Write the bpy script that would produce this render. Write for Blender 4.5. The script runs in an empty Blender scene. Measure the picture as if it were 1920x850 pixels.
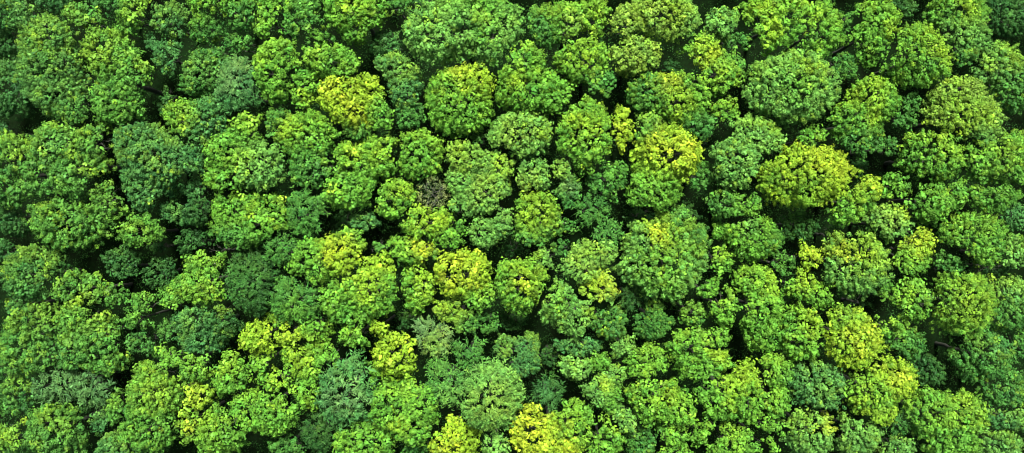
import bpy, math, random
import numpy as np

# ------------------------------------------------------------------ basics
C = bpy.context.scene.collection
W, H = 1920.0, 850.0
S = 0.06                  # metres per photograph pixel at the height of the crowns
DIST = 135.0               # camera above the crowns
ZREF = 14.0
CAMZ = ZREF + DIST
rng = np.random.default_rng(7)


def world(px, py, z):
    k = S * (CAMZ - z) / DIST
    return np.array([(px - W / 2) * k, (H / 2 - py) * k, z])


# leaf colours (base colour of the leaves themselves)
COL = {
    'L': (0.080, 0.218, 0.022), 'G': (0.043, 0.142, 0.022), 'D': (0.022, 0.076, 0.015),
    'B': (0.046, 0.150, 0.034), 'M': (0.092, 0.228, 0.038), 'O': (0.140, 0.250, 0.032),
    'Y': (0.165, 0.290, 0.018), 'X': (0.245, 0.325, 0.020), 'S': (0.082, 0.168, 0.050),
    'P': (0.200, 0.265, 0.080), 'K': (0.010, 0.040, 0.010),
}
CNAME = {'L': 'bright-green', 'G': 'mid-green', 'D': 'dark-green', 'B': 'bluish-green', 'M': 'pale-green',
         'O': 'olive-green', 'Y': 'yellow-green', 'X': 'golden', 'S': 'grey-green', 'K': 'blackish-green', 'P': 'pale yellowish'}
ZB = {'L': 14.0, 'G': 12.2, 'D': 9.5, 'B': 12.6, 'M': 13.8, 'O': 14.5, 'Y': 14.8, 'X': 15.0, 'S': 11.5, 'K': 7, 'P': 12.5}

# ------------------------------------------------------------------ the survey of the wood
# one tree a line:  kind tuftsize | landmark phrase (or empty) | crown lobes x,y,rx,ry,turn,colour ... | patches x,y,r,colour ...
# kind: b broadleaf, f feathery, s sparse.   An optional z+n / z-n after the tuft size raises or lowers the tree.
T = """
b 1.0||15,22,34,30,0,G 52,32,26,30,0,M|
b .9||18,165,44,50,0,D|
b .9||15,78,34,28,0,D 50,88,22,20,0,D|
b .85|tall pale crown at upper left|88,80,46,42,0,M 92,130,54,52,0,M 108,172,48,40,0,M 140,205,38,30,0,L|90,100,36,L
b 1.1||200,98,46,40,-25,L 238,140,44,46,0,L 218,190,50,42,0,L|185,95,22,Y
b 1.1||158,34,36,22,-20,L|145,28,16,Y
b 1.1 z+1||260,20,32,30,0,L 240,45,20,16,0,L|262,18,18,Y
b .9||200,10,32,20,0,G|
b .8||92,5,38,15,0,B|
b .8||310,38,43,35,0,B|315,45,18,M
b .8||284,80,18,26,0,B 318,112,38,38,0,B|
b .9||388,52,34,34,0,G|372,38,16,L
b .9||450,82,30,21,0,G|
b 1||405,6,52,20,0,L 456,26,32,32,0,G|395,5,20,L
b .75||374,135,43,46,0,G 414,105,20,20,0,G|372,130,24,M
f .8|grey feathery crown at upper left|448,165,34,50,0,B|445,150,26,S
b .8||310,188,28,38,0,D|
b 1||348,222,38,33,0,L 395,222,34,40,0,B 370,250,32,22,0,B|345,222,16,Y
b 1.15|huge bright crown at far left|112,275,56,42,10,L 178,268,36,34,0,L 86,330,40,44,0,L 150,325,50,48,0,L|178,325,18,Y 110,280,25,M
b 1 z-1||122,412,62,46,-10,L 205,372,44,42,-40,L|
b 1||262,432,36,28,0,L|
b .85||262,272,60,38,0,B 305,305,66,48,0,B 268,352,50,40,0,B|280,280,26,M
b .85 z-1||366,350,35,32,0,B 325,392,36,30,0,B 375,392,26,28,0,D|330,390,14,M
b 1||22,300,38,44,0,L 18,350,38,40,0,L|
b .8||30,405,42,36,0,D|
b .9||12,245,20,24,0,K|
b .8||232,500,40,44,0,D|
b .8||295,512,32,34,0,D|
b .8||298,462,24,19,0,D|
b .8||362,452,34,28,0,D|
b .8||408,470,30,22,0,D|
b .9||262,576,30,22,0,L|
b 1.05||385,495,35,30,0,L 376,540,46,33,0,L 332,558,26,24,0,L|385,545,22,Y
f .8||470,530,54,58,0,D|470,530,26,G
b 1.15|lumpy bright crown left of centre|462,240,32,32,0,L 426,290,38,36,0,L 486,310,42,42,0,M 424,332,34,26,0,L|
b 1.05||440,398,40,38,0,L 492,410,46,45,0,L 445,436,38,26,0,G|
b .95||522,235,30,32,0,G 578,258,50,45,0,L 590,312,46,46,0,G|550,240,20,Y
f .8||577,398,38,44,0,G|
f .8||530,466,33,32,0,G|
b 1.05||658,308,42,40,0,L 715,290,34,40,0,L 654,355,50,33,0,L|662,285,18,Y 715,285,16,Y
b 1||786,290,43,45,0,L|
b 1||742,374,36,37,0,L|762,362,14,Y
b .75||682,418,35,26,0,B|
s .7 z+2.5|sparse spotted tree at the centre|810,363,23,28,0,P|
b .9||868,293,35,33,0,M 936,314,36,36,0,M 862,338,24,28,0,M 908,366,46,34,0,M 870,388,28,22,0,M|945,312,28,Y 905,355,26,O 868,290,24,O
b .9||903,436,32,30,0,M 946,410,20,36,0,M|
b 1.1||798,418,46,30,0,L 846,438,34,36,0,L|828,415,22,Y 795,405,24,Y
b 1.1||783,470,50,27,-8,L|795,468,22,X
b 1.1|gold patched crown below left of centre|588,492,42,42,0,L 646,478,40,44,0,Y 662,445,30,22,0,L|630,465,26,X
b 1.1||700,502,30,30,0,Y 690,546,54,44,0,L 632,560,34,34,0,L 662,588,38,24,0,L|690,530,30,Y
b .9||708,467,16,15,0,G|
b .8 z-2||690,438,26,20,0,D|
b 1.05||785,540,43,44,0,L|795,530,22,Y
b 1.05|bright golden crown just below centre|866,515,52,42,0,Y 895,552,34,28,0,L|862,512,34,X
b 1||978,528,50,50,0,L|985,515,30,Y 972,532,14,X
b .75 z+.5||842,582,38,32,0,O 878,605,32,32,0,G|838,580,28,Y
b .9||916,606,25,28,0,G|
f .8|grey feathery crown below centre|812,632,40,44,0,S|812,640,20,O
f .8||880,662,36,34,0,G|
b .6|blue green smooth crown below centre|944,655,24,30,30,B 985,650,25,26,0,B 978,684,34,30,0,B|
f .9||838,720,52,50,0,G|850,730,24,M
f .9 z+.7||918,742,51,54,0,M|925,750,28,O
f 1.2|silvery feathery crown at lower left|652,730,46,60,0,B|652,735,26,S
b 1.3|small vivid crown below centre|747,665,42,38,0,Y|
b 1.2||670,626,32,28,0,L|
b 1.2||713,612,26,18,20,Y|
b .9 z-2||700,694,18,34,30,L|
b 1.15||735,760,42,42,0,L 792,750,50,45,0,L 780,800,46,30,0,L|755,790,18,Y
b 1.1||680,826,52,42,0,L|
b 1||782,836,34,24,0,G|
b 1.1||850,826,48,40,0,Y|832,832,26,X
b 1||930,830,36,30,0,M|
b 1.2||545,625,34,25,0,Y 590,615,28,21,0,L|
b 1.2||490,632,32,24,0,Y 520,602,14,13,0,L|
b 1.2||492,680,26,18,0,L|
b 1.2||520,712,34,28,0,L|515,705,16,Y
b 1.15||572,678,44,32,0,L 580,736,34,30,0,L 622,668,32,24,0,L|570,670,22,Y 585,745,14,Y
b 1||466,770,36,38,0,L 515,775,42,36,0,L|
b .85 z+1.6|cool round crown at lower left|368,600,42,36,0,B 420,600,30,36,0,D 376,640,42,26,0,B|362,595,18,M
b 1||432,706,32,36,0,L|
b 1||325,670,30,22,0,L 366,686,40,26,0,L|
b .95|tall yellowish crown at lower left|298,700,40,24,0,L 288,745,50,42,0,L 280,800,48,42,0,L|300,740,30,Y
b .9 z-1||226,760,22,40,0,L|
b 1.2||372,742,24,21,0,Y|370,740,14,X
b 1.2||360,790,28,38,-10,L|352,795,20,X
b 1.2||410,810,42,40,0,L|390,800,22,Y
b 1.15|round tree at bottom left|105,808,53,46,0,L|
b 1.1||18,825,36,40,0,L|20,810,18,Y
b .8||190,788,23,25,0,B|
b .9||225,838,44,28,0,B|225,832,14,L
f 1||113,722,46,36,0,S 177,726,36,38,0,S|
b 1.1||64,610,46,38,0,L 40,655,42,46,0,L 82,672,30,30,0,L|
b 1.1||132,540,34,30,0,L 190,548,38,36,0,L|170,560,16,Y
b 1.1|broad bumpy crown at lower left|150,600,48,40,0,L 190,652,46,46,0,L 138,655,32,36,0,G|180,600,22,Y
b .95||255,597,30,25,0,L|
b .9||266,640,33,30,0,G|
b 1||62,515,52,48,0,G|35,515,20,L
b .9||45,572,32,22,0,G|
b .85||14,472,22,24,0,D|
b .9||28,745,40,48,0,G|20,765,20,L
b .9||10,695,24,24,0,G|
b .8 z-1||315,620,22,30,0,G|
f .85||560,560,44,44,0,G|560,570,20,L
f .7||598,806,38,40,0,D|
b .9||544,832,38,28,0,G|
b 1||505,35,22,42,0,L|
b 1||566,35,42,40,0,G|550,30,20,L
b 1.05||655,20,42,36,0,L 696,14,34,36,0,L 668,56,26,20,0,L|660,20,22,Y
b .8||746,12,24,26,0,G|
b .8||792,4,24,12,0,D|
b 1||603,78,36,25,0,G|605,72,16,L
b .7||725,82,42,33,0,D|735,80,18,B
b 1.05||520,132,42,55,0,L|
b 1.1||612,112,50,27,-10,L 566,160,27,42,0,L 648,128,18,24,0,L|570,185,14,Y
b 1|golden crown at upper centre left|640,178,38,36,0,Y 660,208,40,30,0,Y 703,166,22,32,0,Y 716,212,25,38,0,L 672,242,28,18,0,G|640,170,26,X 672,212,24,X
b .75||745,132,47,30,0,B 757,175,36,42,0,B 772,218,34,30,0,G|740,140,24,M
b .95|tall round yellow topped tree|858,190,56,60,0,L 892,152,34,38,0,Y|868,140,26,X 900,155,22,Y
b 1.2|very wide crown at top centre|815,62,50,48,0,M 862,52,46,52,0,M 925,62,50,58,0,M 900,20,52,30,0,L|910,65,24,L
b .9||897,262,17,16,0,G|
b 1.15||975,122,42,46,0,L 990,168,56,44,0,L 1042,182,44,28,-25,L|965,150,18,Y
b 1||980,252,58,42,0,M|965,255,26,O 1010,250,12,Y
b .95||1020,50,36,36,0,G 1066,45,36,38,0,L 1114,36,32,36,0,L|1070,50,18,O 1120,35,20,Y
b 1.1||1094,112,48,42,0,L 1125,160,36,26,0,G|1095,115,26,Y
b .9|pale olive crown at the top edge|1240,28,58,44,0,O 1176,48,36,36,0,O 1285,38,24,34,0,M|1245,25,36,O 1265,25,20,Y
b .9||1188,98,46,40,0,O|
b .8||1262,128,34,24,0,D|
b 1||1315,98,36,34,0,L 1345,138,44,42,0,L 1376,136,22,36,0,G|1335,110,26,X 1345,145,20,Y
b .95||1226,176,42,36,0,G 1270,186,46,44,0,L 1308,168,25,40,0,L 1306,238,32,30,0,G|1258,158,24,X 1268,190,20,Y
b 1||1362,204,30,32,30,L|
b 1.05||1360,46,40,25,0,M 1386,82,30,26,0,G|1385,45,16,L
b 1.2||1430,45,36,52,0,L 1478,36,36,48,0,L|1425,25,18,Y 1440,60,18,Y 1490,10,16,Y
b 1||1534,55,44,46,0,L|
b .9||1582,46,20,26,0,G|
b 1.1||1640,40,46,33,0,L 1634,82,46,34,0,L|1665,60,18,Y
b 1|round yellow tipped crown near top right|1725,105,60,54,0,L|1740,85,34,Y 1765,110,22,Y
b .9||1800,20,50,36,0,L 1800,68,46,42,0,M 1800,112,30,22,0,G|1805,20,20,Y
b .8||1886,30,42,38,0,D|1895,30,14,B
b .8||1692,18,32,30,0,D|
b 1||1870,120,42,38,0,M 1898,165,36,42,0,G|1890,115,18,Y
b 1|big round crown right of top centre|1486,166,82,58,0,M 1496,122,48,24,0,M|1500,142,28,Y 1475,170,24,L
b .8||1576,125,34,36,0,G|
b 1||1637,190,45,38,0,L 1600,226,44,34,0,L 1612,266,38,34,0,G|1618,185,24,Y 1625,215,18,Y
b .95||1702,195,25,28,0,G 1692,228,36,26,0,G|
b .85||1660,276,28,26,0,G|
b .95|pale yellow crown at upper right|1796,174,44,27,0,O 1800,216,66,44,0,O 1842,250,36,34,0,M|1790,215,34,Y 1835,225,18,Y
b 1||1750,292,56,50,0,L|1750,270,26,Y
b 1||1836,292,38,48,0,L 1888,300,46,48,0,L|1870,290,20,Y
b 1||1408,255,54,38,0,M 1380,305,44,48,0,M 1442,272,28,34,0,M|1445,245,14,Y
b .85|flat yellow crown at right of centre|1508,328,84,54,0,Y|1520,298,44,X 1470,305,26,Y 1570,315,22,X 1500,368,34,L 1440,345,22,L
b .95||1516,258,38,28,0,L|
b .8 z-1||1496,422,52,42,0,D|1490,410,22,G
b 1.05|slanting yellow crown at right|1603,376,56,27,42,L|1625,350,20,X 1600,375,16,Y
b 1||1680,350,33,33,0,L|
b 1.05||1735,376,46,38,0,L 1786,364,28,28,0,L|
b 1||1856,370,56,30,0,L|
b .85||1897,402,33,30,0,B|
b 1.05||1672,420,46,33,0,M|1660,410,20,O 1690,405,12,Y
b 1.1||1712,455,38,32,0,Y 1694,490,40,34,0,L|1712,450,24,X
b .95|large green dome at far right|1826,450,55,50,0,L|
b .9 z-1||1775,488,44,40,0,G|1808,468,16,Y
b .9||1895,476,34,34,0,M|
b 1|round half yellow crown at right|1603,493,60,57,0,M|1605,465,32,Y 1575,475,18,X 1630,495,20,Y
b 1||1518,483,25,27,0,Y|1525,475,14,X
b .95 z-1||1466,495,26,34,-20,G|
b 1||1500,532,36,28,0,L 1536,550,34,25,-15,L|1510,525,16,Y
b 1.1||1418,532,40,26,0,L 1424,580,42,38,0,L 1430,625,28,28,0,L|1440,545,22,Y
b 1.05||1345,483,26,29,0,L|1345,478,14,Y
b .9||1355,380,40,28,-10,G 1396,385,34,33,0,L|
b .95||1410,442,46,40,-20,L 1348,432,22,14,-20,L 1445,452,20,26,0,G|1400,430,16,M
b .95|huge round crown right of centre|1242,484,78,76,0,M 1272,432,52,46,0,G|1234,440,30,Y 1240,500,46,L 1230,440,16,X
b 1||1132,470,36,30,0,M 1085,500,42,40,0,M 1114,542,44,32,0,M|1090,495,36,O 1135,540,26,X 1105,535,20,Y
b .95||1020,484,30,23,-20,M 1052,464,22,20,0,G|1012,482,10,Y
b 1||1004,400,44,40,0,L 1042,422,30,28,0,G 998,442,36,28,0,G|1008,398,34,Y
b .85||1000,325,42,33,0,M|985,335,16,O
b .85||1050,318,27,28,0,M 1070,366,28,38,0,G|1070,350,14,S
b 1.05||1090,212,42,28,0,L 1095,258,56,48,0,L 1100,302,38,22,0,L|1095,235,28,Y
b 1||1168,250,25,45,0,Y|1162,245,14,X
b 1.05|yellow sided crown right of centre|1214,240,30,26,0,G 1250,290,56,50,0,Y 1226,352,44,42,0,L 1282,288,28,32,0,Y|1240,275,28,X 1285,280,22,X
b 1||1140,336,48,50,0,G|1150,325,20,L
f .7||1108,392,36,32,0,G|
f .7||1140,436,34,28,0,G|
f .7||1200,402,30,26,0,D|
b .9 z-1||1312,330,30,42,0,G|
b .9||1050,560,46,40,20,M 1082,586,44,40,0,M|1110,585,16,Y 1045,560,20,L
f .7||1182,552,28,36,0,D|
b .55||1226,574,26,23,0,G 1226,608,40,30,0,G|
b .8||1132,602,46,32,0,G|1150,620,16,B
b .8||1084,646,42,22,0,B|
b .6||1030,666,23,28,0,D|
b .9||1172,652,29,15,25,M|
b .9||1080,690,32,20,-30,M 1125,680,20,15,0,L|
b .9||1156,706,22,16,0,M 1120,732,28,28,0,M 1148,752,22,24,0,L 1170,782,28,24,0,M|1130,725,12,Y
f .8|dark feathery tree below centre|1025,740,42,36,0,D|1025,740,18,B
b 1.15|large golden crown at bottom centre|1002,808,44,46,0,X 1070,800,40,44,0,L 1040,832,50,28,0,Y|1010,800,34,X 1065,840,22,X
b 1||1128,826,34,40,0,L|
b .8||1205,826,32,30,0,G|
b 1.1||1213,686,37,35,0,L|
b 1.15||1226,746,44,42,0,L 1274,766,36,34,0,L|1235,745,22,Y
b 1.1||1300,650,48,32,0,L 1322,684,48,34,0,L|1350,668,20,Y 1330,660,14,Y
b 1||1345,634,22,20,0,L|
b 1.1|wide lumpy crown at lower right|1346,742,50,44,0,L 1402,748,34,44,0,L 1396,702,30,20,0,Y|1390,700,18,Y 1365,730,20,Y
b 1||1265,810,32,22,0,L|
b 1||1315,808,27,32,-20,L|
b 1||1268,850,30,14,0,L|
b 1.05||1370,830,44,36,0,L|
b 1||1424,828,26,30,0,G|
b 1||1442,796,34,16,-25,L|
b 1||1452,696,32,28,0,L 1450,750,32,32,0,L|
b 1.1||1358,574,36,34,0,L|
b 1.05||1325,542,28,28,0,L|
b .95||1298,584,30,34,0,G|1290,590,14,L
b 1.05||1503,626,42,48,0,L|1515,602,22,Y
b 1.1|golden lumpy crown at lower right|1600,642,50,48,0,Y 1585,600,36,22,0,L|1605,625,32,X
b 1||1668,606,44,28,0,L 1692,642,40,32,0,G|
b 1.05||1705,562,52,46,0,L|
b .8 z+1.5|very round fine crown at right|1806,568,50,57,0,L|1806,562,42,Y
b .85||1892,548,36,30,0,M 1892,592,44,28,0,G|
b .85||1842,668,54,46,0,G|1855,650,20,B
b .85||1906,645,28,30,0,G|
b .8 z-1||1735,692,44,40,0,D|
b .85||1886,732,42,38,0,G|1885,745,16,B
b .9|pale bluish round tree at lower right|1535,722,54,50,0,B|1530,720,26,M
b 1.1||1672,710,40,38,0,Y 1634,738,42,44,0,L 1642,776,36,24,0,Y|1670,705,22,X 1615,735,18,Y
b .95||1522,808,46,44,0,M|1548,792,16,X
b .9||1606,812,48,42,0,M|
b 1||1748,778,46,42,0,L 1806,780,40,38,0,L 1782,828,48,28,0,L|1800,765,28,Y
b .9||1680,836,34,26,0,M|
b .9||1870,832,42,28,0,M|
b .8||1890,784,42,24,0,B|
b 1||1432,832,28,28,0,L|
f .7||1680,796,26,18,0,G|
b .8 z-2||1620,570,40,26,0,D|
b .8 z-2||470,40,20,30,0,D|
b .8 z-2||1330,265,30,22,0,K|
b .8 z-3||1600,310,34,36,0,D|
b .8 z-3||1750,140,30,30,0,D|
b .8 z-3||1560,440,26,26,0,D|
b .8 z-3||1860,500,40,26,0,D|
b .8 z-3||1290,400,34,36,0,D|
b .8 z-3||1115,180,40,30,0,D|
b .8 z-3||760,600,34,26,0,D|
b .8 z-3||960,600,40,26,0,D|
b .8 z-3||1640,500,34,40,0,D|
b .8 z-3||970,470,40,30,0,D|
b .8 z-3||640,420,40,34,0,D|
"""

# ------------------------------------------------------------------ materials
def leaf_material(name, rough, trans):
    m = bpy.data.materials.new(name)
    m.use_nodes = True
    nt = m.node_tree
    nt.nodes.clear()
    out = nt.nodes.new('ShaderNodeOutputMaterial')
    at = nt.nodes.new('ShaderNodeAttribute'); at.attribute_name = 'leaf_colour'
    geo = nt.nodes.new('ShaderNodeNewGeometry')
    # each leaf a little different, by its island
    hsv = nt.nodes.new('ShaderNodeHueSaturation')
    mp = nt.nodes.new('ShaderNodeMapRange')
    mp.inputs['To Min'].default_value = 0.86; mp.inputs['To Max'].default_value = 1.15
    nt.links.new(geo.outputs['Random Per Island'], mp.inputs['Value'])
    nt.links.new(mp.outputs['Result'], hsv.inputs['Value'])
    nt.links.new(at.outputs['Color'], hsv.inputs['Color'])
    p = nt.nodes.new('ShaderNodeBsdfPrincipled')
    p.inputs['Roughness'].default_value = rough
    p.inputs['Specular IOR Level'].default_value = 0.08
    t = nt.nodes.new('ShaderNodeBsdfTranslucent')
    ht = nt.nodes.new('ShaderNodeHueSaturation')
    ht.inputs['Hue'].default_value = 0.503; ht.inputs['Value'].default_value = 1.15
    ht.inputs['Saturation'].default_value = 1.05
    mix = nt.nodes.new('ShaderNodeMixShader'); mix.inputs[0].default_value = trans
    nt.links.new(hsv.outputs[0], p.inputs['Base Color'])
    nt.links.new(hsv.outputs[0], ht.inputs['Color'])
    nt.links.new(ht.outputs[0], t.inputs['Color'])
    nt.links.new(p.outputs[0], mix.inputs[1]); nt.links.new(t.outputs[0], mix.inputs[2])
    nt.links.new(mix.outputs[0], out.inputs[0])
    return m


LEAF = leaf_material('broad_leaves', 0.5, 0.17)
FEATHER = leaf_material('fine_leaves', 0.5, 0.18)


def bark_material():
    m = bpy.data.materials.new('bark'); m.use_nodes = True
    nt = m.node_tree; p = nt.nodes['Principled BSDF']
    n = nt.nodes.new('ShaderNodeTexNoise'); n.inputs['Scale'].default_value = 6; n.inputs['Detail'].default_value = 6
    r = nt.nodes.new('ShaderNodeValToRGB')
    r.color_ramp.elements[0].color = (0.014, 0.016, 0.009, 1); r.color_ramp.elements[1].color = (0.05, 0.054, 0.036, 1)
    nt.links.new(n.outputs['Fac'], r.inputs[0]); nt.links.new(r.outputs[0], p.inputs['Base Color'])
    p.inputs['Roughness'].default_value = 0.9
    return m


def ground_material():
    m = bpy.data.materials.new('forest_floor'); m.use_nodes = True
    nt = m.node_tree; p = nt.nodes['Principled BSDF']
    co = nt.nodes.new('ShaderNodeTexCoord')
    n = nt.nodes.new('ShaderNodeTexNoise'); n.inputs['Scale'].default_value = 0.35; n.inputs['Detail'].default_value = 8
    n2 = nt.nodes.new('ShaderNodeTexNoise'); n2.inputs['Scale'].default_value = 4.0; n2.inputs['Detail'].default_value = 6
    r = nt.nodes.new('ShaderNodeValToRGB')
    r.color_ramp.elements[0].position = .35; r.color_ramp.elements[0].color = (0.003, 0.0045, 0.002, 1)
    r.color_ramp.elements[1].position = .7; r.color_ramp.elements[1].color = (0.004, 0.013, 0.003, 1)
    mx = nt.nodes.new('ShaderNodeMath'); mx.operation = 'MULTIPLY_ADD'; mx.inputs[1].default_value = .5
    nt.links.new(co.outputs['Object'], n.inputs['Vector']); nt.links.new(co.outputs['Object'], n2.inputs['Vector'])
    nt.links.new(n2.outputs['Fac'], mx.inputs[0])
    h = nt.nodes.new('ShaderNodeMath'); h.operation = 'MULTIPLY'; h.inputs[1].default_value = .5
    nt.links.new(n.outputs['Fac'], h.inputs[0]); nt.links.new(h.outputs[0], mx.inputs[2])
    nt.links.new(mx.outputs[0], r.inputs[0]); nt.links.new(r.outputs[0], p.inputs['Base Color'])
    b = nt.nodes.new('ShaderNodeBump'); b.inputs['Strength'].default_value = .6; b.inputs['Distance'].default_value = .1
    nt.links.new(n2.outputs['Fac'], b.inputs['Height']); nt.links.new(b.outputs[0], p.inputs['Normal'])
    p.inputs['Roughness'].default_value = 1; p.inputs['Specular IOR Level'].default_value = 0
    return m


BARK = bark_material()
TWIG = bark_material(); TWIG.name = 'pale_twigs'
for n_ in TWIG.node_tree.nodes:
    if n_.type == 'VALTORGB':
        n_.color_ramp.elements[0].color = (.025, .03, .018, 1); n_.color_ramp.elements[1].color = (.075, .08, .055, 1)

# ------------------------------------------------------------------ leaves
def unit(v):
    return v / np.maximum(np.linalg.norm(v, axis=-1, keepdims=True), 1e-9)


def leaf_quads(p, n, d, ln, wd, fold):
    """kite-shaped folded leaves: p foot, n normal, d direction, lengths and widths -> verts (N*4,3)"""
    d = unit(d - (d * n).sum(-1, keepdims=True) * n)
    s = np.cross(n, d)
    ln = ln[:, None]; wd = wd[:, None]; fold = fold[:, None]
    a = p
    b = p + d * ln * .45 + s * wd * .5 + n * ln * fold
    c = p + d * ln - n * ln * .18
    e = p + d * ln * .45 - s * wd * .5 + n * ln * fold
    return np.stack([a, b, c, e], 1).reshape(-1, 3)


def mesh_from_quads(name, verts, cols, mat):
    nq = len(verts) // 4
    me = bpy.data.meshes.new(name)
    me.vertices.add(nq * 4); me.vertices.foreach_set('co', verts.astype(np.float32).ravel())
    me.loops.add(nq * 4); me.loops.foreach_set('vertex_index', np.arange(nq * 4, dtype=np.int32))
    me.polygons.add(nq)
    me.polygons.foreach_set('loop_start', np.arange(0, nq * 4, 4, dtype=np.int32))
    me.polygons.foreach_set('loop_total', np.full(nq, 4, dtype=np.int32))
    ca = me.color_attributes.new('leaf_colour', 'FLOAT_COLOR', 'POINT')
    c4 = np.ones((nq, 4, 4), np.float32); c4[:, :, :3] = cols[:, None, :]
    ca.data.foreach_set('color', c4.ravel())
    me.update(calc_edges=True); me.validate()
    me.materials.append(mat)
    return me


def tufts_to_leaves(pos, axis, rad, col, k, leafscale=1.0):
    """rounded rosettes of leaves: k leaves round each tuft centre"""
    n = len(pos)
    u = rng.random((n, k)); ph = rng.random((n, k)) * 2 * math.pi
    ct = 1 - u * 1.02                    # hemisphere round the axis
    st = np.sqrt(np.maximum(0, 1 - ct * ct))
    t1 = unit(np.cross(axis, unit(rng.normal(size=(n, 3)))))
    t2 = np.cross(axis, t1)
    dr = axis[:, None, :] * ct[..., None] + t1[:, None, :] * (st * np.cos(ph))[..., None] + t2[:, None, :] * (st * np.sin(ph))[..., None]
    r = rad[:, None] * (0.45 + 0.55 * rng.random((n, k)) ** .6)
    p = pos[:, None, :] + dr * r[..., None] + axis[:, None, :] * (ct ** 1.5 * r * 1.1)[..., None]
    nn = unit(dr * 1.0 + axis[:, None, :] * .15 + rng.normal(size=(n, k, 3)) * .17)
    dd = dr - axis[:, None, :] * .55 + rng.normal(size=(n, k, 3)) * .45
    ln = np.repeat(rad, k) * (0.62 + 0.35 * rng.random(n * k)) * leafscale * .53
    c = np.repeat(col, k, 0) * (0.86 + .28 * rng.random((n * k, 1)))
    v = leaf_quads(p.reshape(-1, 3) - unit(dd.reshape(-1, 3)) * ln[:, None] * .4, nn.reshape(-1, 3), dd.reshape(-1, 3), ln, ln * .72, rng.random(n * k) * .15)
    return v, c


def sprays_to_leaves(pos, axis, outw, rad, col, k):
    """feathery sprays: narrow blades set along a drooping twig that points outward"""
    n = len(pos)
    tw = unit(outw + rng.normal(size=(n, 3)) * .45)
    t = rng.random((n, k))
    side = unit(np.cross(axis, tw))
    sg = np.where(rng.random((n, k)) < .5, -1., 1.)
    p = pos[:, None, :] + tw[:, None, :] * (t * rad[:, None] * 2.6)[..., None] - np.array([0, 0, 1.]) * (t * t * rad[:, None] * .7)[..., None] \
        + rng.normal(size=(n, k, 3)) * rad[:, None, None] * .10
    d = tw[:, None, :] * .9 + side[:, None, :] * (sg * .75)[..., None] + rng.normal(size=(n, k, 3)) * .15
    nn = unit(axis[:, None, :] + rng.normal(size=(n, k, 3)) * .4 + side[:, None, :] * (sg * .3)[..., None])
    ln = np.repeat(rad, k) * (0.75 + .5 * rng.random(n * k))
    c = np.repeat(col, k, 0) * (0.8 + .4 * rng.random((n * k, 1)))
    v = leaf_quads(p.reshape(-1, 3), nn.reshape(-1, 3), d.reshape(-1, 3), ln, ln * .26, rng.random(n * k) * .1)
    return v, c


class Noise:
    """smooth pseudo-random field, a sum of sines in random directions"""
    def __init__(s, scale, n=9):
        s.k = unit(rng.normal(size=(n, 3))) * (2 * math.pi / scale) * rng.uniform(.6, 1.7, (n, 1))
        s.p = rng.random(n) * 2 * math.pi
        s.n = n

    def __call__(s, x):
        return np.sin(x @ s.k.T + s.p).sum(1) / math.sqrt(s.n / 2) * .6


# ------------------------------------------------------------------ wood: branches
class Tubes:
    def __init__(s): s.v = []; s.f = []

    def add(s, pts, rads, sides=6):
        pts = np.asarray(pts, float); base = sum(len(a) for a in s.v)
        tan = unit(np.gradient(pts, axis=0))
        ref = np.array([1., 0, 0]) if abs(tan[0][0]) < .8 else np.array([0, 1., 0])
        a = unit(np.cross(tan, ref)); b = np.cross(tan, a)
        th = np.arange(sides) * 2 * math.pi / sides
        ring = pts[:, None, :] + (a[:, None, :] * np.cos(th)[None, :, None] + b[:, None, :] * np.sin(th)[None, :, None]) * np.asarray(rads)[:, None, None]
        s.v.append(ring.reshape(-1, 3))
        for i in range(len(pts) - 1):
            for j in range(sides):
                k = (j + 1) % sides
                s.f.append((base + i * sides + j, base + i * sides + k, base + (i + 1) * sides + k, base + (i + 1) * sides + j))
        s.f.append(tuple(base + (len(pts) - 1) * sides + j for j in range(sides)))

    def mesh(s, name, mat):
        me = bpy.data.meshes.new(name)
        me.from_pydata(np.concatenate(s.v).tolist(), [], s.f); me.update()
        me.polygons.foreach_set('use_smooth', [True] * len(me.polygons))
        me.materials.append(mat)
        return me


def wobble_path(a, b, n, amp, sag=0):
    t = np.linspace(0, 1, n)[:, None]
    p = a + (b - a) * t
    w = rng.normal(size=(n, 3)) * amp; w[0] = 0; w[-1] *= .3
    p = p + w
    p[:, 2] += sag * np.sin(t[:, 0] * math.pi)
    return p


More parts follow.
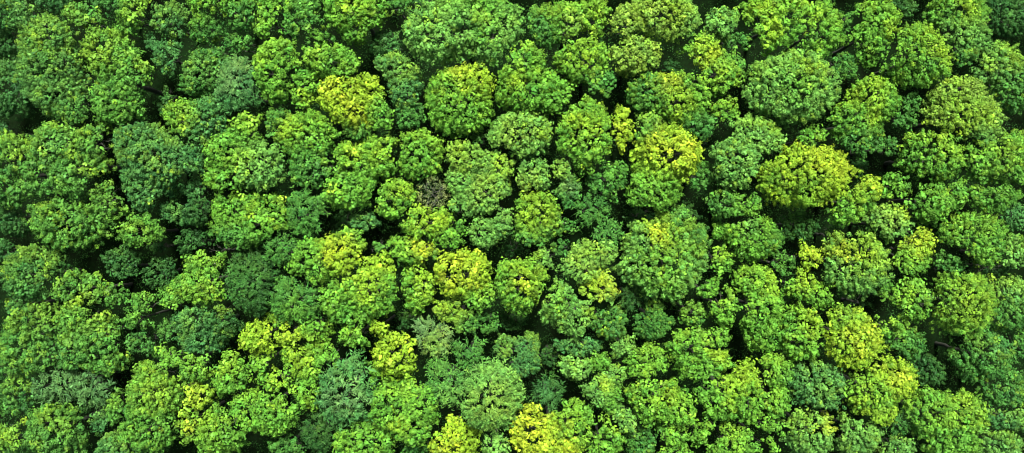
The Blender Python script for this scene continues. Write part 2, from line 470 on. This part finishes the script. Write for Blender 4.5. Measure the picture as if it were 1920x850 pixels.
# ------------------------------------------------------------------ read the survey
trees = []
for line in T.strip().splitlines():
    head, phrase, lobes, patches = line.split('|')
    hd = head.split()
    kind, ts = hd[0], float(hd[1])
    dz = float(hd[2][1:]) if len(hd) > 2 else 0.
    lb = []
    for s_ in lobes.split():
        x, y, rx, ry, rot, c = s_.split(',')
        lb.append((float(x), float(y), float(rx) * 1.13, float(ry) * 1.13, float(rot), c))
    pt = []
    for s_ in patches.split():
        x, y, r, c = s_.split(',')
        pt.append((float(x), float(y), float(r), c))
    area = np.array([l[2] * l[3] for l in lb])
    zz = sum(ZB[l[5]] * a for l, a in zip(lb, area)) / area.sum() + dz + (1.8 if kind == 'f' else 0)
    zz += min(1.8, (math.sqrt(area.sum()) - 40) * .025) + rng.uniform(-.6, .6)
    cx = (area * [l[0] for l in lb]).sum() / area.sum(); cy = (area * [l[1] for l in lb]).sum() / area.sum()
    t = dict(kind=kind, ts=ts, phrase=phrase, lobes=lb, patches=pt, z=max(zz, 5.5), area=area.sum(), cx=cx, cy=cy)
    L3 = []
    for (x, y, rx, ry, rot, c) in lb:
        rm = (rx + ry) / 2 * S
        rz = rm * 1.15 + .8
        k = (CAMZ - t['z']) / DIST
        # the survey gives the outline as it is seen: set the centre at the height where a dome reads
        ctr = world(x, y, t['z'] + .35 * rz); ctr[2] = t['z'] + (rng.uniform(-.5, .6) if len(lb) > 1 else 0) - (1.2 if rm < 1.3 and len(lb) > 1 else 0)
        L3.append((ctr, rx * S * k, ry * S * k, rz, math.radians(rot), c))
    t['L3'] = L3
    t['pat3'] = [(world(x, y, t['z'] + 1.5)[:2], r * S, c) for (x, y, r, c) in pt]
    trees.append(t)

# flat arrays of all lobes for the crown-shyness test
AL = [(i, l) for i, t in enumerate(trees) for l in t['L3']]
LO = np.array([i for i, _ in AL]); LC = np.array([l[0] for _, l in AL])
LR = np.array([(l[1], l[2]) for _, l in AL]); LA = np.array([l[4] for _, l in AL])
LZ = np.array([trees[i]['z'] for i in LO])


def edist(xy, sel):
    """normalised elliptic distance of points to lobes sel -> (N, len(sel))"""
    d = xy[:, None, :] - LC[sel][None, :, :2]
    c, s_ = np.cos(LA[sel]), np.sin(LA[sel])
    u = d[..., 0] * c + d[..., 1] * s_; v = -d[..., 0] * s_ + d[..., 1] * c
    return np.sqrt((u / LR[sel, 0]) ** 2 + (v / LR[sel, 1]) ** 2)


def lobe_points(lobe, spacing, zlow, noise, amp):
    ctr, rx, ry, rz, rot, c = lobe
    area = 2 * math.pi * (rx * ry + rx * rz + ry * rz) / 3
    n = max(8, int(area * (1 - zlow) / (spacing ** 2) * .85))
    i = np.arange(n) + .5
    z = 1 - (1 - zlow) * i / n
    ph = i * 2.399963 + rng.random() * 6
    z = np.clip(z + rng.normal(size=n) * .5 * (1 - zlow) / math.sqrt(n), -1, 1); ph = ph + rng.normal(size=n) * .9 / math.sqrt(n)
    r = np.sqrt(1 - z * z)
    # fuller shoulders than a plain ellipsoid
    zz = np.sign(z) * np.abs(z) ** .9
    u = np.stack([r * np.cos(ph), r * np.sin(ph), zz], 1)
    c_, s_ = math.cos(rot), math.sin(rot)
    def place(u, f):
        q = u * np.array([rx, ry, rz]) * f[:, None]
        return np.stack([q[:, 0] * c_ - q[:, 1] * s_, q[:, 0] * s_ + q[:, 1] * c_, q[:, 2]], 1) + ctr
    nrm = u / np.array([rx, ry, rz]); nrm = np.stack([nrm[:, 0] * c_ - nrm[:, 1] * s_, nrm[:, 0] * s_ + nrm[:, 1] * c_, nrm[:, 2]], 1)
    p = place(u, np.ones(n))
    f = 1 + amp * (np.abs(noise(p)) * 1.8 - .95)
    return place(u, f), unit(nrm), f


def colour_at(t, xy):
    n = len(xy)
    w = np.zeros((n, 0)); cols = []
    for l in t['L3']:
        d = np.linalg.norm((xy - l[0][:2]) / np.array([max(l[1], .5), max(l[2], .5)]), axis=1)
        w = np.concatenate([w, np.exp(-2.5 * d * d)[:, None] + 1e-5], 1); cols.append(COL[l[5]])
    col = (w @ np.array(cols)) / w.sum(1, keepdims=True)
    nz = Noise(2.2)
    x3 = np.concatenate([xy, np.zeros((n, 1))], 1)
    for c0, r, cc in t['pat3']:
        d = np.linalg.norm(xy - c0, axis=1) / r
        k = np.clip(1.25 - d * .85 + nz(x3) * .35 + rng.normal(size=n) * .2, 0, 1)[:, None] * .78
        col = col * (1 - k) + np.array(COL[cc]) * k
    return col


def inside_other(own, pts, sel_own, f=.80):
    keep = np.ones(len(pts), bool)
    for l in own:
        ctr, rx, ry, rz, rot, c = l
        d = pts - ctr; c_, s_ = math.cos(rot), math.sin(rot)
        u = (d[:, 0] * c_ + d[:, 1] * s_) / rx; v = (-d[:, 0] * s_ + d[:, 1] * c_) / ry
        keep &= (u * u + v * v + (d[:, 2] / rz) ** 2) > f * f
    return keep


GROUP = 'trees of the forest canopy'
n_leaves = 0
for ti, t in enumerate(trees):
    base = np.array([*(sum(l[0][:2] * l[1] * l[2] for l in t['L3']) / sum(l[1] * l[2] for l in t['L3'])), 0.])
    noise = Noise(3.4 if t['area'] > 1500 else 2.6); hole = Noise(2.0)
    P, N_, R, K = [], [], [], []
    sp = {'b': .65, 'f': .52, 's': .46}[t['kind']] * t['ts'] * .97
    sp = max(sp, .38)
    for layer, (zlow, shrink, spm) in enumerate([(-.22, 1., 1.), (-.1, .82, .95)]):
        if t['kind'] == 's' and layer: continue
        for l in t['L3']:
            l2 = (l[0], l[1] * shrink - .12, l[2] * shrink - .12, l[3] * shrink, l[4], l[5])
            p, nn, f = lobe_points(l2, sp * spm * (1.25 if t['kind'] == 's' else 1), zlow, noise, .12 if t['kind'] != 'f' else .07)
            keep = np.ones(len(p), bool)
            others = [o for o in t['L3'] if o is not l]
            if others: keep &= inside_other(others, p, None, .84 * shrink)
            if layer == 0: keep &= hole(p) > (-1.45 if t['kind'] != 's' else -.7)
            # crown shyness: stay off the neighbours
            near = np.where((np.abs(LC[:, 0] - l[0][0]) < 14) & (np.abs(LC[:, 1] - l[0][1]) < 14))[0]
            own = near[LO[near] == ti]; oth = near[LO[near] != ti]
            if len(oth):
                do = edist(p[:, :2], own).min(1)
                dn = edist(p[:, :2], oth) + np.clip((t['z'] - LZ[oth]) * .10, -.45, .45)[None]
                keep &= (dn.min(1) > do + (.14 if t['kind'] == 'f' else 0) + (min(.50, 1.0 / (.5 * (l[1] + l[2]))) if t['kind'] != 's' else .02)) | ((do < .5) & (dn.min(1) > .5))
            P.append(p[keep]); N_.append(nn[keep])
            R.append(np.full(keep.sum(), sp * (.47 if layer == 0 else .80)) * rng.uniform(.72, 1.22, keep.sum()))
            K.append(np.full(keep.sum(), layer))
    P = np.concatenate(P); N_ = np.concatenate(N_); R = np.concatenate(R); K = np.concatenate(K)
    P += rng.normal(size=P.shape) * .07
    up = np.array([0, 0, 1.])
    ax = unit(N_ * .75 + up * .55 + rng.normal(size=P.shape) * .18)
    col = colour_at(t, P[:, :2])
    # lens vignetting painted as darker, cooler leaves at the two ends of the wood
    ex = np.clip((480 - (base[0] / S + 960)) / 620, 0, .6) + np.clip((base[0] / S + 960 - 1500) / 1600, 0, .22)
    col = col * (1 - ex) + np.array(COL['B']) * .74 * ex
    fr = np.clip((P[:, 1] - base[1]) / (math.sqrt(t['area']) * S) * .5 + Noise(4.)(P) * .35 - .08, 0, .42)[:, None] * (1 if t['kind'] == 'b' and t['z'] > 12.5 else .2)  # fresh yellow shoots plus sunlight painted into the sunny side of the crowns
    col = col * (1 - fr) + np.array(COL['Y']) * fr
    tip = ((rng.random(len(P)) < .24) * rng.random(len(P)) * np.clip(Noise(5.)(P) * .6 + .55, 0, 1))[:, None] * (.75 if t['kind'] == 'b' and t['z'] > 12 else .1)
    col = col * (1 - tip) + np.array(COL['Y']) * tip
    vn = Noise(3.2)(P)[:, None]
    col = col * (1 + np.array([.20, .13, .05]) * np.clip(vn, -1.3, 1.3))
    col = col * np.clip(1 + rng.normal(size=(len(P), 1)) * .20, .55, 1.6) * np.array([1, 1, 1]) ** 1
    col[:, 0] *= 1 + rng.normal(size=len(P)) * .06
    P = P - base
    vs, cs = [], []
    for lay in (0, 1):
        q = K == lay
        if not q.any(): continue
        if t['kind'] == 'f':
            outw = unit(N_[q] * [1, 1, .25] + [0, 0, .15])
            v, c = sprays_to_leaves(P[q], ax[q], outw, R[q] * 1.2, col[q], 24 if lay == 0 else 16)
        elif t['kind'] == 's':
            v, c = tufts_to_leaves(P[q], ax[q], R[q] * 1.6, col[q] * 1.1, 26, .62)
        else:
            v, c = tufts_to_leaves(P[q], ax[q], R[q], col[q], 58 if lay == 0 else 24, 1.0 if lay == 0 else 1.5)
        vs.append(v); cs.append(c)
    if not vs: print('EMPTY', t['lobes'], t['z']); t['drop'] = 1; continue
    if sum(map(len, cs)) < 1500: print('THIN', sum(map(len, cs)), t['lobes'], t['z'])
    vs = np.concatenate(vs); cs = np.clip(np.concatenate(cs), 0, 1)
    n_leaves += len(cs)
    name = {'b': 'broadleaf_tree', 'f': 'feathery_tree', 's': 'sparse_tree'}[t['kind']]
    root = bpy.data.objects.new(name, None); C.objects.link(root); root.location = base
    root.empty_display_size = .5
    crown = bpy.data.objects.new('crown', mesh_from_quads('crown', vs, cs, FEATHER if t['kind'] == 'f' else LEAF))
    C.objects.link(crown); crown.parent = root
    tb = Tubes()
    top = max(l[0][2] for l in t['L3'])
    r0 = .08 + .012 * math.sqrt(t['area']) * S * 3
    fork = np.array([0, 0, top * .55])
    trunk_pts = wobble_path(np.array([0, 0, -.3]), fork, 6, .06)
    tb.add(trunk_pts, np.linspace(r0 * 1.25, r0 * .8, 6), 8)
    for l in t['L3']:
        c_ = l[0] - base
        mid = wobble_path(fork, c_ - [0, 0, l[3] * .25], 6, .16)
        tb.add(mid, np.linspace(r0 * .7, r0 * .35, 6), 6)
        nb = (6 if t['kind'] != 's' else 14) if l[1] > 1.3 else 6
        for b_ in range(nb):
            a_ = b_ * 2.4 + rng.random(); e_ = rng.uniform(.0, .6)
            u_ = np.array([math.cos(a_) * math.sqrt(1 - e_ * e_) * l[1], math.sin(a_) * math.sqrt(1 - e_ * e_) * l[2], e_ * l[3]])
            st = mid[rng.integers(3, 6)]
            en = c_ + u_ * (.6 if t['kind'] != 's' else .85)
            if t['kind'] != 's':   # stay inside own room
                near = np.where((np.abs(LC[:, 0] - l[0][0]) < 12) & (np.abs(LC[:, 1] - l[0][1]) < 12) & (LO != ti))[0]
                if len(near) and edist((en + base)[None, :2], near).min() < .8: continue
            br = wobble_path(st, en, 5, .12, .25)
            tb.add(br, np.linspace(r0 * .28, .02, 5), 5)
            for q_ in range(3):
                s0 = br[rng.integers(2, 4)]
                tb.add(wobble_path(s0, s0 + unit(u_ + rng.normal(size=3) * .9 * np.linalg.norm(u_)) * rng.uniform(.3, .6), 3, .05), [.03, .022, .010], 4)
    trunk = bpy.data.objects.new('trunk', tb.mesh('trunk', TWIG if t['kind'] == 's' else BARK)); C.objects.link(trunk); trunk.parent = root
    root['category'] = 'tree'; root['group'] = GROUP
    t['root'] = root

# ------------------------------------------------------------------ labels
trees = [t for t in trees if 'drop' not in t]
def look(t):
    r = math.sqrt(t['area'])
    size = 'small' if r < 33 else ('large' if r > 62 else '')
    main = {}
    for l in t['lobes']: main[l[5]] = main.get(l[5], 0) + l[2] * l[3]
    for p_ in t['patches']: main[p_[3]] = main.get(p_[3], 0) + p_[2] ** 2 * .5
    mc = max(main, key=main.get)
    if len(t['lobes']) == 1:
        _, _, rx, ry, rot, _ = t['lobes'][0]; a = max(rx, ry) / min(rx, ry)
        shape = 'round' if a < 1.22 else ('narrow' if a > 1.5 else 'oval')
    else: shape = 'lumpy' if len(t['lobes']) > 2 else 'twin-lobed'
    tex = {'b': '', 'f': 'feathery', 's': 'sparse'}[t['kind']]
    s_ = ' '.join(w for w in (size, shape, CNAME[mc], tex, 'tree') if w)
    pc = {p_[3] for p_ in t['patches']}
    if 'X' in pc and mc != 'X': s_ = 'gold-patched ' + s_
    elif 'Y' in pc and mc not in 'XY': s_ = 'yellow-tinted ' + s_
    return s_


def region(t):
    v = 'upper' if t['cy'] < 283 else ('lower' if t['cy'] > 567 else 'middle')
    h = 'left' if t['cx'] < 640 else ('right' if t['cx'] > 1280 else 'centre')
    return f'in the {v} {h} of the wood'


marks = [t for t in trees if t['phrase']]
DIRS = ['right of', 'above right of', 'above', 'above left of', 'left of', 'below left of', 'below', 'below right of']
used = set()
for t in marks:
    t['root']['label'] = t['phrase']; used.add(t['phrase'])
def cand(t):
    """every true (relation, landmark) description, nearest landmark first"""
    ms = sorted((m for m in marks if m is not t), key=lambda m: math.hypot(m['cx'] - t['cx'], m['cy'] - t['cy']))
    out = []
    for m in ms[:4]:
        a = math.degrees(math.atan2(-(t['cy'] - m['cy']), t['cx'] - m['cx'])) % 360
        out.append((DIRS[int((a + 22.5) // 45) % 8], m))
    return out
pend = [t for t in trees if not t['phrase']]
for t in pend: t['c'] = cand(t)
def text(t, i):
    return f"{look(t)} {t['c'][i][0]} the {t['c'][i][1]['phrase']}"
for i in range(4):
    cnt = {}
    for t in pend:
        if 'label' in t['root']: continue
        cnt.setdefault(text(t, i), []).append(t)
    for k, v in cnt.items():
        # keep a text only when no other tree in the wood fits it
        if len(v) == 1 and k not in used and len(k.split()) <= 16:
            m = v[0]['c'][i][1]; d = v[0]['c'][i][0]
            v[0]['root']['label'] = k; used.add(k)
for t in pend:
    if 'label' not in t['root']:
        same = sorted([o for o in pend if text(o, 0) == text(t, 0)], key=lambda o: math.hypot(o['cx'] - o['c'][0][1]['cx'], o['cy'] - o['c'][0][1]['cy']))
        i = same.index(t)
        w = text(t, 0).split()
        s_ = ' '.join([['nearer', 'farther', 'third farthest', 'fourth farthest'][min(i, 3)]] + w)
        t['root']['label'] = s_; used.add(s_)

for t in pend:
    l_ = t['root']['label']
    for d_, m_ in t['c']:
        key_ = f" tree {d_} the {m_['phrase']}"
        if l_.endswith(key_) and len(l_.split()) < 16 and math.hypot(m_['cx'] - t['cx'], m_['cy'] - t['cy']) < 125:
            t['root']['label'] = l_[:-len(key_)] + ' tree just' + key_[5:]

# ------------------------------------------------------------------ setting
me = bpy.data.meshes.new('ground')
g = 60; ext = 1500.0
lin = np.sign(np.linspace(-1, 1, g)) * np.abs(np.linspace(-1, 1, g)) ** 2.2 * ext
gx, gy = np.meshgrid(lin, lin)
gz = (np.sin(gx * .11) * np.cos(gy * .13) * .35 - .2) * (np.hypot(gx, gy) < 400)
vv = np.stack([gx.ravel(), gy.ravel(), gz.ravel()], 1)
ff = [(j * g + i, j * g + i + 1, (j + 1) * g + i + 1, (j + 1) * g + i) for j in range(g - 1) for i in range(g - 1)]
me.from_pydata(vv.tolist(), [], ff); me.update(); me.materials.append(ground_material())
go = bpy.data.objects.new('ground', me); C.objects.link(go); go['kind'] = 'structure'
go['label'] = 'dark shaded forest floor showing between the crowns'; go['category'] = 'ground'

# undergrowth between and below the trees
n = 14000
xy = np.stack([rng.uniform(-66, 66, n), rng.uniform(-33, 33, n)], 1)
un = Noise(9.0); hh = un(np.concatenate([xy, np.zeros((n, 1))], 1))
z = np.clip(1.0 + hh * 1.6, .15, 6.5) * rng.uniform(.55, 1, n)
keep = hh > -1.3
p = np.concatenate([xy, z[:, None]], 1)[keep]
ax = unit(np.array([0, 0, 1.]) + rng.normal(size=p.shape) * .35)
cm = rng.random((len(p), 1))
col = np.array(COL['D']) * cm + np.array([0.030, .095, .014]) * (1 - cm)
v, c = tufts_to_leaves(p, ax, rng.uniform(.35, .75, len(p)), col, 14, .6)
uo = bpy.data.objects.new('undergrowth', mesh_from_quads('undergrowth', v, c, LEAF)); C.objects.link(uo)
uo['kind'] = 'stuff'; uo['label'] = 'dim green undergrowth in the gaps between the trees'; uo['category'] = 'undergrowth'

# the wood goes on beyond the picture: one mass, a ring round the surveyed trees
vs, cs = [], []
rr = np.random.default_rng(3)
hx, hy = W / 2 * S + 1, H / 2 * S + 1
step = 5.0
for gx_ in np.arange(-hx - 28, hx + 28, step):
    for gy_ in np.arange(-hy - 28, hy + 28, step):
        x, y = gx_ + rr.uniform(-1.2, 1.2), gy_ + rr.uniform(-1.2, 1.2)
        rad = rr.uniform(2.3, 3.4)
        if abs(x) < hx + rad + .8 and abs(y) < hy + rad + .8: continue
        if (np.hypot(LC[:, 0] - x, LC[:, 1] - y) < LR.mean(1) + rad * .8).any(): continue
        z0 = rr.uniform(10.5, 15)
        key = 'LGLGMDB'[rr.integers(0, 7)]
        p, nn, f = lobe_points((np.array([x, y, z0]), rad, rad * rr.uniform(.8, 1.2), rad * 1.1, rr.uniform(0, 3), key), .95, -.5, Noise(3.), .12)
        v, c = tufts_to_leaves(p, unit(nn * .75 + [0, 0, .55]), np.full(len(p), .6), np.array(COL[key]) * np.ones((len(p), 1)), 18, 1.1)
        vs.append(v); cs.append(c)
wo = bpy.data.objects.new('surrounding_woodland', mesh_from_quads('surrounding_woodland', np.concatenate(vs), np.concatenate(cs), LEAF)); C.objects.link(wo)
wo['kind'] = 'stuff'; wo['label'] = 'leafy woodland going on beyond the edges of the picture'; wo['category'] = 'woodland'

# ------------------------------------------------------------------ light, camera
sc = bpy.context.scene
ELEV, AZ = 68.0, 4.0       # sun towards the top of the picture, slightly right
w = bpy.data.worlds.new('World'); sc.world = w; w.use_nodes = True
nt = w.node_tree; bg = nt.nodes['Background']
sky = nt.nodes.new('ShaderNodeTexSky'); sky.sky_type = 'NISHITA'; sky.sun_disc = False
sky.sun_elevation = math.radians(ELEV); sky.sun_rotation = math.radians(AZ); sky.air_density = 1.0; sky.dust_density = 2.5
nt.links.new(sky.outputs[0], bg.inputs[0]); bg.inputs[1].default_value = 0.05
sd = bpy.data.lights.new('sun', 'SUN'); sd.energy = 5.0; sd.angle = math.radians(8); sd.color = (1, .975, .93)
so = bpy.data.objects.new('sun', sd); C.objects.link(so)
so.rotation_euler = (-math.radians(90 - ELEV), 0, -math.radians(AZ)); so.location = (0, 60, 120)
cd = bpy.data.cameras.new('camera'); co = bpy.data.objects.new('camera', cd); C.objects.link(co)
cd.sensor_fit = 'HORIZONTAL'; cd.sensor_width = 36; cd.lens = 36 * DIST / (W * S); cd.clip_end = 4000
co.location = (0, 0, CAMZ); co.rotation_euler = (0, 0, 0)
sc.camera = co
sc.view_settings.view_transform = 'Standard'; sc.view_settings.look = 'None'
sc.view_settings.exposure = 1.55; sc.view_settings.gamma = 1
sc.cycles.filter_width = 1.05; sc.cycles.max_bounces = 6; sc.cycles.diffuse_bounces = 3; sc.cycles.transmission_bounces = 3; sc.cycles.glossy_bounces = 2
print('trees', len(trees), 'leaves', n_leaves)
